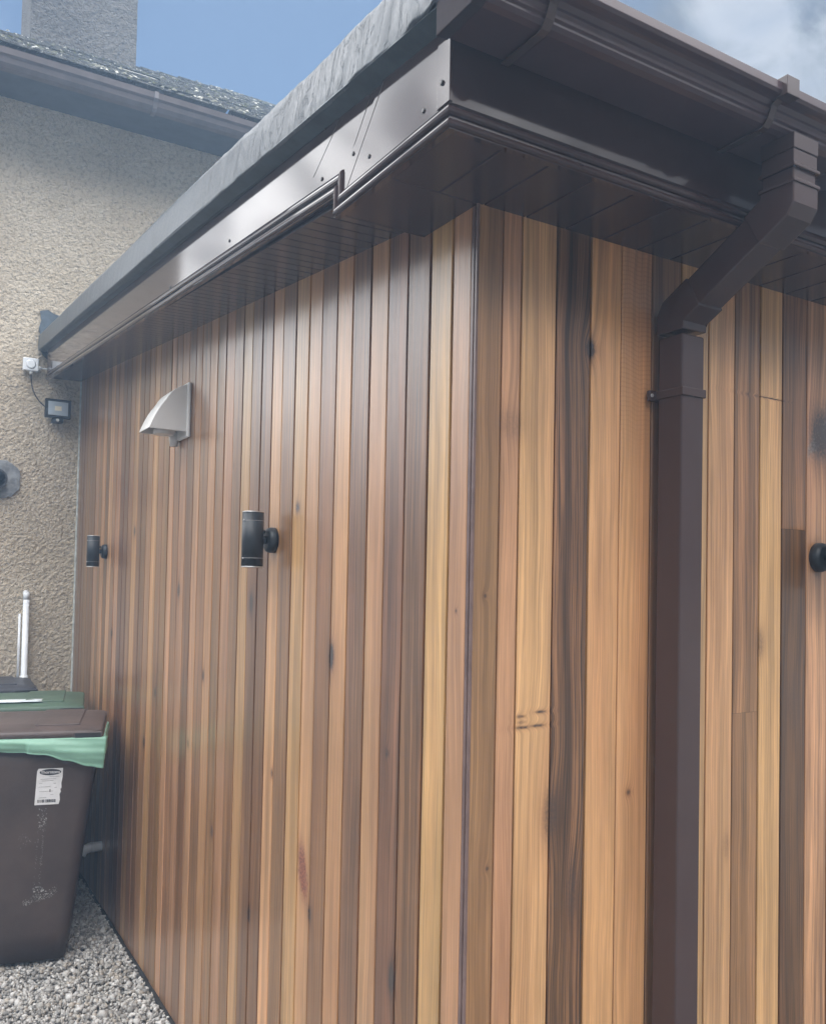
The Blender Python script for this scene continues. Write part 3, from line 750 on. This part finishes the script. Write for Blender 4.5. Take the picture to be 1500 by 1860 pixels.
for bx in (-.118, .385, 1.3, 2.1):
    path = [(-.000, -.006), (-.088, -.006), (-.100, -.003), (-.110, .008), (-.118, .028), (-.128, .034), (-.146, .036), (-.146, .064), (-.120, .064)]
    inn = [(-.120, .0600), (-.1425, .0600), (-.1425, .0400), (-.127, .0370), (-.1155, .030), (-.107, .009), (-.099, .0), (-.088, -.0025), (0, -.0025)]
    mbk = MB().prism(path + inn, lambda p, bx=bx: (bx, p[0], p[1]), lambda p, bx=bx: (bx + .016, p[0], p[1]))
    mbk.box(bx - .002, bx + .032, -.150, -.128, .034, .067) if bx > .3 else None
    mbk.build('bracket', M['brown_pipe'], gt, bevel=.001)

# ================================================================== DOWNPIPE
PX0, PX1 = .450, .515
dp = empty('downpipe', (PX0, 0, 0), 'square dark brown downpipe with offset elbows on the front wall', 'downpipe')
def dbox(x0, x1, y0, y1, z0, z1): return MB().box(x0 - PX0, x1 - PX0, y0, y1, z0, z1)
dbox(PX0, PX1, -.085, -.020, .02, 2.100).build('pipe', M['brown_pipe'], dp, bevel=.004)
def sq(path, half, name, x0=PX0, x1=PX1, bevel=.003):
    """square section swept in the y-z plane"""
    P_ = [Vector((0, a, b2)) for a, b2 in path]; top_, bot = [], []
    for i, p in enumerate(P_):
        if i == 0: t = P_[1] - P_[0]
        elif i == len(P_) - 1: t = P_[-1] - P_[-2]
        else: t = (P_[i + 1] - p).normalized() + (p - P_[i - 1]).normalized()
        t.normalize(); nrm = Vector((0, -t.z, t.y))
        seg = (P_[min(i + 1, len(P_) - 1)] - P_[max(i, 0) if i < len(P_) - 1 else i - 1]).normalized()
        k = 1.0
        if 0 < i < len(P_) - 1: k = 1 / max(.5, abs(Vector((0, -seg.z, seg.y)).dot(nrm)))
        top_.append(p + nrm * half * k); bot.append(p - nrm * half * k)
    vs_, fs = [], []
    for a, b2 in zip(top_, bot):
        vs_ += [(x0 - PX0, a.y, a.z), (x1 - PX0, a.y, a.z), (x1 - PX0, b2.y, b2.z), (x0 - PX0, b2.y, b2.z)]
    for i in range(len(P_) - 1):
        for k in range(4):
            a = i * 4 + k; b2 = i * 4 + (k + 1) % 4; fs.append((a, b2, b2 + 4, a + 4))
    fs += [(3, 2, 1, 0), tuple(len(vs_) - 4 + k for k in range(4))]
    return MB().poly(vs_, fs).build(name, M['brown_pipe'], dp, bevel=bevel)
e = .003
sq([(-.0525, 2.108), (-.0525, 2.138), (-.058, 2.1475), (-.112, 2.177)], .0355, 'elbow', PX0 - e, PX1 + e)
sq([(-.095, 2.1678), (-.262, 2.261)], .0325, 'offset_pipe')
sq([(-.248, 2.2533), (-.300, 2.2823), (-.303, 2.287), (-.303, 2.318)], .0355, 'elbow', PX0 - e, PX1 + e)
sq([(-.303, 2.300), (-.303, 2.402)], .0325, 'outlet_pipe')
for (z0, z1, ex) in ((2.313, 2.320, .0055), (2.341, 2.348, .0055), (2.375, 2.404, .003), (2.3485, 2.3745, .0015)):
    dbox(PX0 - ex, PX1 + ex, -.3355 - ex, -.2705 + ex, z0, z1).build('collar', M['brown_pipe'], dp, bevel=.0015)
# clip with lugs
ck = dbox(PX0 - .003, PX1 + .003, -.089, -.016, 1.972, 1.990)
ck.box(-.018, .012, -.016, -.006, 1.970, 1.992); ck.box(PX1 - PX0 - .012, PX1 - PX0 + .018, -.016, -.006, 1.970, 1.992)
clip = ck.build('clip', M['brown_pipe'], dp, bevel=.002)
for sxx in (-.012, PX1 - PX0 + .012):
    MB().tube([(sxx, -.014, 1.981), (sxx, -.0175, 1.981)], [.0042, .0036], 12).build('clip_screw', M['steel'], clip)
ck2 = dbox(PX0 - .003, PX1 + .003, -.089, -.016, .30, .318); ck2.build('clip', M['brown_pipe'], dp, bevel=.002)

# ================================================================== WALL LAMPS
def lamp():
    t = empty('wall_lamp', (0, 0, 0))
    # local: wall is at x=0, lamp sticks out along -x
    c = MB().tube([(-.062, 0, -.0735), (-.062, 0, .0735)], .0295, 40)
    c.build('lamp_body', M['black_lamp'], t, bevel=.0)
    for s_ in (-1, 1):
        MB().tube([(-.062, 0, s_ * .0735), (-.062, 0, s_ * .0765)], [.0298, .0290], 40).build('rim', M['steel'], t)
        MB().tube([(-.0885 - .001, -.008, s_ * .052), (-.0895 - .0035, -.008, s_ * .052)], .002, 8).build('grub_screw', M['steel'], t)
        MB().tube([(-.062, 0, s_ * .0505), (-.062, 0, s_ * .0515)], .02965, 40, cap=False).build('seam', M['steel'] if False else M['print_grey'], t)
    p = MB().tube([(.0, 0, 0), (-.010, 0, 0), (-.020, 0, 0), (-.024, 0, 0)], [.0355, .0355, .0325, .026], 40)
    p.build('wall_plate', M['black_lamp'], t)
    a = MB().tube([(-.024, 0, 0), (-.036, 0, 0)], .011, 20); a.tube([(-.028, 0, .022), (-.034, 0, .022)], .0055, 12)
    a.build('arm', M['black_lamp'], t)
    return t
def copy_tree(o, parent=None):
    c = o.copy(); COL.objects.link(c)
    if parent is not None: c.parent = parent
    for k in list(o.children): copy_tree(k, c)
    return c
LG = 'black up and down wall lamps'
l1 = lamp(); tag(l1, 'black cylinder wall lamp on the side wall nearest the vent cowl, between light boards', 'wall lamp', LG)
l1.location = (-.0005, .955, 1.687)
l2 = copy_tree(l1); tag(l2, 'small looking black cylinder wall lamp at the far end beside the roughcast wall', 'wall lamp', LG)
l2.location = (-.0005, 3.12, 1.690)
l3 = copy_tree(l1); tag(l3, 'black wall lamp on the front wall to the right of the downpipe, mostly plate showing', 'wall lamp', LG)
l3.location = (1.027, -.0005, 1.660); l3.rotation_euler = (0, 0, R(90))

# ================================================================== VENT COWL
vt = empty('vent_cowl', (0, 1.853, 2.08), 'pale grey plastic hooded vent cowl high on the side wall', 'vent cowl')
MB().box(-.014, -.001, -.086, .086, 0, .200).build('back_plate', M['cowl'], vt, bevel=.006)
hd = MB(); prf = []
for i in range(15):
    a = i / 14; bl_ = .020 * math.sin(math.pi * a) + .008 * math.sin(math.pi * min(1, a * 2.2)) * (a < .45)
    prf.append((-.014 - .130 * a - bl_ * .75, .190 - .168 * a + bl_ * .65))
W0 = lambda x: .074 - .10 * max(0, -x - .05) * .35
vs_ = []; n_ = len(prf)
for (x_, z_) in prf:
    wdt = W0(x_); vs_ += [(x_, -wdt, z_), (x_, wdt, z_)]
fs = [(2 * i, 2 * i + 1, 2 * i + 3, 2 * i + 2) for i in range(n_ - 1)]
hd.poly(vs_, fs, True)
for s_ in (0, 1):
    hd.poly([vs_[2 * i + s_] for i in range(n_)] + [(-.012, W0(0) * (1 if s_ else -1), .020)], [list(range(n_ + 1))])
hd.build('hood', M['cowl'], vt, solid=.004, bevel=.003)
MB().tube([(-.012, 0, .075), (-.05, 0, .06), (-.075, 0, .022), (-.075, 0, .012)], .036, 24).build('duct_stub', M['cowl'], vt)
MB().box(-.070, -.012, -.068, .068, .045, .049).build('duct_opening', M['dark_hole'], vt)
MB().tube([(-.02, .060, .030), (-.02, .060, -.018)], [.020, .014], 20).build('drain_lip', M['cowl'], vt)

# ================================================================== HOUSE WALL FIXTURES
jb = empty('junction_box', (-.274, D - .01, 2.736), 'small pale junction box with cable gland on the roughcast under the flashing', 'junction box')
MB().box(-.040, .040, -.034, .0, -.036, .036).build('box', M['pipe_white'], jb, bevel=.005)
MB().tube([(0, -.034, 0), (0, -.040, 0)], [.026, .020], 24).build('cover_dome', M['pipe_white'], jb)
MB().tube([(0.004, -.018, -.036), (0.004, -.018, -.052)], .010, 14).build('gland', M['white_plastic'], jb)
MB().tube([(.040, -.018, -.012), (.056, -.018, -.012)], .010, 14).build('gland', M['white_plastic'], jb)
MB().tube([(.056, -.018, -.012), (.14, -.012, -.014)], .004, 10).build('conduit', M['white_plastic'], jb)
fld = empty('floodlight', (-.130, D - .055, 2.500), 'black rimmed square floodlight with motion sensor on the roughcast wall', 'floodlight')
bdy = MB(); bdy.box(-.068, .068, -.018, .012, -.053, .053); bdy.build('body', M['black_lamp'], fld, bevel=.004)
MB().box(-.052, .052, -.0205, -.018, -.038, .038).build('glass', M['sky_glass'], fld)
MB().box(-.018, .018, -.0215, -.0206, -.013, .013).build('led_panel', M['led'], fld)
MB().box(-.030, .030, -.012, .040, -.078, -.054).build('sensor_housing', M['black_lamp'], fld, bevel=.004)
MB().tube([(0, -.012, -.064), (0, -.020, -.064)], [.010, .006], 16).build('sensor_lens', M['white_plastic'], fld)
MB().box(-.045, .045, .012, .055, -.006, .006).box(-.045, .045, .048, .056, -.03, .03).build('bracket', M['black_lamp'], fld, bevel=.001)
cab = []
for i in range(13):
    t = i / 12; cab.append((-.270 + .008 * t + .072 * t * t * t + .0 * t, D - .024 - .012 * math.sin(math.pi * t), 2.684 - .175 * t ** .9))
tag(MB().tube(cab, .0032, 8).build('cable', M['rubber']), 'thin dark cable drooping from the junction box to the floodlight', 'cable')
flu = empty('boiler_flue', (-.430, D - .02, 2.085), 'dark round flue pipe end in a grey mortar patch at the left edge', 'flue')
q = []
for i in range(40):
    a = 2 * math.pi * i / 40; r = .055
    q.append((math.cos(a) * r, math.sin(a) * r))
MB().tube([(0, .02, 0), (0, -.05, 0)], .056, 36).build('flue_pipe', M['print'], flu)
MB().tube([(0, -.05, 0), (0, -.046, 0)], .045, 30).build('flue_opening', M['dark_hole'], flu)
pa = MB(); ring = []
for i in range(26):
    a = 2 * math.pi * i / 26; r = .118 + .012 * nz(i * .9, 2, 0)
    ring.append((max(-.14, min(.124, math.cos(a) * r * 1.25)), math.sin(a) * r * .92 + .004))
pa.prism(ring, lambda p: (p[0], .008, p[1]), lambda p: (p[0], .024, p[1]))
pa.build('mortar_patch', M['mortar'], flu, bevel=.003)
wp = empty('waste_pipe', (-.256, D - .035, .75), 'slim white waste pipe standing against the roughcast behind the bins', 'waste pipe')
MB().tube([(0.002, 0, -.7), (0, 0, .69)], .0165, 20).build('pipe', M['pipe_white'], wp)
MB().tube([(0, 0, .68), (0, 0, .705), (0.001, .012, .712), (0.001, .034, .714)], .0172, 20).build('elbow', M['pipe_white'], wp)
MB().tube([(0, 0, .20), (0, 0, .26)], .021, 20).build('coupler', M['pipe_white'], wp)
MB().tube([(-.030, .006, .18), (-.030, .006, .60)], .0065, 12).build('side_pipe', M['pipe_white'], wp)
el = empty('overflow_pipe', (0, 3.02, .285), 'short white elbow pipe poking out low from the shaded cedar wall', 'overflow pipe')
MB().tube([(.0, 0, .0), (-.055, 0, .0), (-.082, -.004, -.008), (-.094, -.006, -.028)], .0225, 20).build('elbow', M['pipe_white'], el)
MB().tube([(-.034, 0, 0), (-.052, 0, 0)], .0235, 20).build('collar', M['pipe_white'], el)

# ================================================================== WHEELED BINS
def wheelie(loc, rot, body, lid, label, cat='wheelie bin', H=.915, depth=.50):
    t = empty('wheelie_bin', loc, label, cat, 'wheelie bins in a row beside the house')
    t.rotation_euler = (0, 0, rot)
    # local: +x = front of the bin, +y = away from the viewer, z up
    def ring(z, x0, x1, y0, y1, r):
        o = []
        for (cx, cy_, a0) in ((x1 - r, y0 + r, -90), (x1 - r, y1 - r, 0), (x0 + r, y1 - r, 90), (x0 + r, y0 + r, 180)):
            for k in range(6): a = R(a0 + k * 18); o.append((cx + r * math.cos(a), cy_ + r * math.sin(a), z))
        return o
    def loft(mb, rings, smooth=True, cap=True):
        n = len(rings[0]); vs_ = [p for g_ in rings for p in g_]; fs = []
        for i in range(len(rings) - 1):
            for k in range(n): fs.append((i * n + k, i * n + (k + 1) % n, (i + 1) * n + (k + 1) % n, (i + 1) * n + k))
        mb.poly(vs_, fs, smooth)
        if cap: mb.poly(rings[0], [list(range(n))[::-1]]); mb.poly(rings[-1], [list(range(n))])
    b = MB(); rg = []
    for i in range(9):
        f = i / 8; z = .03 + (H - .03) * f
        rg.append(ring(z, -.47 - .08 * f, 0 + .105 * f, .035 - .035 * f, depth - .035 + .035 * f, .045))
    loft(b, rg)
    b.build('body', body, t, fix=True)
    rm = MB(); loft(rm, [ring(H - .035, -.56, .104, -.006, depth + .006, .045), ring(H - .03, -.568, .110, -.014, depth + .014, .05), ring(H, -.568, .110, -.014, depth + .014, .05)])
    rm.build('rim', body, t)
    # lid: shallow dome with skirt, stepped grip at the front corner
    l = MB(); loft(l, [ring(H + .004, -.60, .118, -.024, depth + .024, .045), ring(H + .032, -.60, .118, -.024, depth + .024, .045), ring(H + .037, -.594, .110, -.016, depth + .016, .045),
                       ring(H + .046, -.56, .06, .03, depth - .03, .06), ring(H + .051, -.50, .0, .09, depth - .09, .06)])
    lo = l.build('lid', lid, t)
    gr = MB().box(.010, .121, -.0265, -.018, H + .006, H + .031); gr.build('grip_recess', M['dark_hole'] if False else lid, lo, bevel=.004)
    gd = MB().box(.018, .114, -.0285, -.0262, H + .008, H + .027); gd.build('grip_shadow_gap', M['rubber'], lo)
    rb = MB(); rb.box(-.14, .03, .05, depth - .05, H + .045, H + .054); rb.build('raised_panel', lid, lo, bevel=.006)
    MB().tube([(-.60, .06, H - .01), (-.63, .06, H + .01), (-.63, depth - .06, H + .01), (-.60, depth - .06, H - .01)], .014, 12).build('handle', body, t)
    for y_ in (.02, depth - .05):
        wh = MB().tube([(-.46, y_ - .01, .10), (-.46, y_ + .035, .10)], .10, 32); wo_ = wh.build('wheel', M['rubber'], t, bevel=.008)
        MB().tube([(-.46, y_ - .014, .10), (-.46, y_ - .010, .10)], .045, 24).build('hub', M['bin_grey'], wo_)
    return t
A1 = R(-14)
b1 = wheelie((-.262, 2.41, 0), A1, M['bin_brown'], M['bin_lid_brown'], 'brown wheelie bin with white sticker and mint green liner, nearest in the row')
b2 = wheelie((-.232, 2.965, 0), R(-11), M['bin_green'], M['bin_green'], 'green lidded wheelie bin with pale paper on top, middle of the row', H=.935, depth=.46)
b3 = wheelie((-.37, 3.44, 0.0), R(-3), M['bin_grey'], M['bin_grey'], 'slate grey wheelie bin against the roughcast wall, farthest in the row', H=.965, depth=.44)
# recycling stickers / paper on the green lid
pp = MB().grid(lambda u, v: (-.42 + .36 * u + .02 * nz(v * 5, 0, 0), .03 + .09 * v, .935 + .0535 + .002 * nz(u * 4, v * 3, 1)), 14, 4)
pp.build('paper_strip', plastic('wet_paper', (.70, .78, .80), .4), None, solid=.001)
ps = bpy.data.objects['paper_strip']; ps.matrix_world = Matrix.Translation((-.232, 2.965, 0)) @ Matrix.Rotation(R(-11), 4, 'Z')
tag(ps, 'flattened pale paper strip lying on the green bin lid', 'paper')
bc_ = MB().box(.040, .125, -.040, -.012, .885, .922); bc_.build('blue_insert', M['bin_blue'], b2, bevel=.006)
# green liner bag folded over the rim of the brown bin
bag = MB()
def botz(u):      # u 0 (hinge) .. 1 (front corner)
    pts = [(0, .895), (.35, .885), (.55, .872), (.68, .862), (.80, .835), (.92, .810), (1.0, .800), (1.12, .805), (1.35, .86)]
    for (a, za), (b2_, zb_) in zip(pts, pts[1:]):
        if u <= b2_: q_ = (u - a) / (b2_ - a); q_ = q_ * q_ * (3 - 2 * q_); return za + (zb_ - za) * q_
    return pts[-1][1]
def bagpt(u, v):
    U = u * 1.35; z = .926 + (botz(U) - .926) * v
    pl = (.0012 * math.sin(z * 210 + 9 * U) + .004 * nz(U * 3, z * 40 + U * 4, 2)) * max(0, 1 - 1.4 * max(0, v - .35)) + .005 * nz(U * 5, z * 16, 2)
    out = .020 + .012 * math.sin(math.pi * min(1, v * 1.1)) + pl + (.012 * v if U > .6 else 0)
    if v == 0: out = .012
    if U <= 1.0:
        x = -.60 + .735 * U; y = -.012 - out
        # round the front corner
        if U > .94: y += .0 ; x += .0
        return (x + .004 - .010 * max(0, U - .8) * 5 * v, y + .006, z)
    t_ = (U - 1.0) / .35
    return (.118 + out * .6 - .012 * v, -.02 + .36 * t_, z)
bag.grid(bagpt, 150, 26)
bo = bag.build('bin_liner', M['bag'], b1, solid=.0015, fix=False)
# sticker
def on_side(x, z, off=0.0):
    """a point on the near face of the brown bin (local coordinates)"""
    f = (z - .03) / (.915 - .03); return (x, .035 - .035 * f - off, z)
stk = empty('sticker', (0, 0, 0)); stk.parent = b1
so_ = [(-.128, .655), (-.121, .79), (-.116, .800), (-.025, .800), (-.026, .762), (-.030, .74), (-.029, .720), (-.033, .716), (-.031, .705), (-.036, .695), (-.034, .672), (-.038, .655)]
LB = stk
def sp(pts, off, name, m, par=None, th=.0006):
    mb = MB(); mb.prism(pts, lambda p: on_side(p[0], p[1], off + th), lambda p: on_side(p[0], p[1], off))
    return mb.build(name, m, par or LB)
bpy.data.objects.remove(stk)
LB = sp(so_, .0012, 'sticker', M['paper'], b1)
ov = [(-.072 + .040 * math.cos(a * math.pi / 16), .785 + .0125 * math.sin(a * math.pi / 16)) for a in range(32)]
sp(ov, .0018, 'badge', M['print'])
def text_mesh(body, size, name, m, par, x, z, off):
    cu = bpy.data.curves.new(name, 'FONT'); cu.body = body; cu.size = size; cu.align_x = 'CENTER'; cu.align_y = 'CENTER'; cu.offset = .0003
    to = bpy.data.objects.new(name, cu); COL.objects.link(to)
    bpy.context.view_layer.update()
    me = bpy.data.meshes.new_from_object(to.evaluated_get(bpy.context.evaluated_depsgraph_get()))
    bpy.data.objects.remove(to); bpy.data.curves.remove(cu)
    for v in me.vertices:
        vx, vy = v.co.x, v.co.y
        v.co = Vector(on_side(x + vx, z + vy, off))
    me.materials.clear(); me.materials.append(m)
    o = bpy.data.objects.new(name, me); COL.objects.link(o); o.parent = par
    return o
text_mesh('Thorntons', .0165, 'lettering', M['paper'], LB, -.072, .785, .0030)
ln = MB()
for i, (za, x0_, x1_) in enumerate([(.766, -.075, -.038), (.757, -.108, -.050), (.750, -.103, -.060), (.741, -.112, -.100), (.739, -.060, -.050), (.726, -.114, -.070), (.722, -.055, -.046), (.708, -.112, -.060), (.694, -.070, -.058), (.683, -.110, -.085)]):
    ln.prism([(x0_, za), (x1_, za), (x1_, za + .0016), (x0_, za + .0016)], lambda p: on_side(p[0], p[1], .0026), lambda p: on_side(p[0], p[1], .0015))
ln.build('small_print', M['print_grey'], LB); ln2 = MB()
br = MB(); x_ = -.117
random.seed(5)
while x_ < -.050:
    w__ = random.choice([.0008, .0012, .002, .003]); br.prism([(x_, .664), (x_ + w__, .664), (x_ + w__, .676), (x_, .676)], lambda p: on_side(p[0], p[1], .0026), lambda p: on_side(p[0], p[1], .0015)); x_ += w__ + random.choice([.0008, .0014, .0022])
ln2.prism([(-.073, .7055), (-.070, .7055), (-.070, .716), (-.073, .716)], lambda p: on_side(p[0], p[1], .0026), lambda p: on_side(p[0], p[1], .0015))
br.build('bar_code', M['print'], LB); ln2.build('printed_mark', M['print'], LB)
# worn white marks left on the plastic: stem, foot and leaf shapes in small flakes
sc_ = MB(); random.seed(11)
def flake(x, z, r):
    n = random.randint(4, 6); a0 = random.random() * 6
    P_ = [(x + r * random.uniform(.5, 1.2) * math.cos(a0 + k * 2 * math.pi / n), z + r * random.uniform(.5, 1.2) * math.sin(a0 + k * 2 * math.pi / n)) for k in range(n)]
    sc_.poly([on_side(p[0], p[1], .0012) for p in P_], [list(range(n))])
for i in range(70): flake(-.098 + random.uniform(-.017, .017), .59 + random.uniform(-.045, .05), random.uniform(.0006, .003))
for i in range(110):
    z_ = random.uniform(.31, .55); flake(-.108 + (z_ - .42) * .05 + random.choice([-1, 1, 1]) * random.uniform(.006, .014), z_, random.uniform(.0005, .0018))
for i in range(170):
    q_ = random.random(); flake(-.165 + .13 * q_, .265 + .045 * q_ ** 1.4 + random.gauss(0, .007), random.uniform(.0006, .0028))
for i in range(40): flake(-.155 + random.gauss(0, .012), .52 + random.gauss(0, .016), random.uniform(.0004, .0014))
for i in range(24): flake(-.105 + random.uniform(-.02, .02), .305 + random.uniform(-.02, .025), random.uniform(.0015, .0045))
sc_.build('worn_marks', M['scuff'], b1, fix=False)

# ------------------------------------------------------------------ added thin fog volume standing in for lens glare
hz = MB().box(-7, 9.5, -4.5, 10.5, -1.0, 8.5)
mh = bpy.data.materials.new('lens_veil'); mh.use_nodes = True; th = mh.node_tree; th.nodes.clear()
vo = th.nodes.new('ShaderNodeVolumePrincipled'); oo_ = th.nodes.new('ShaderNodeOutputMaterial')
vo.inputs['Color'].default_value = (0.46, 0.68, 1.0, 1); vo.inputs['Density'].default_value = 0.021
vo.inputs['Anisotropy'].default_value = 0.3
th.links.new(vo.outputs[0], oo_.inputs['Volume'])
hzo = hz.build('lens_veil', mh); tag(hzo, kind='stuff')
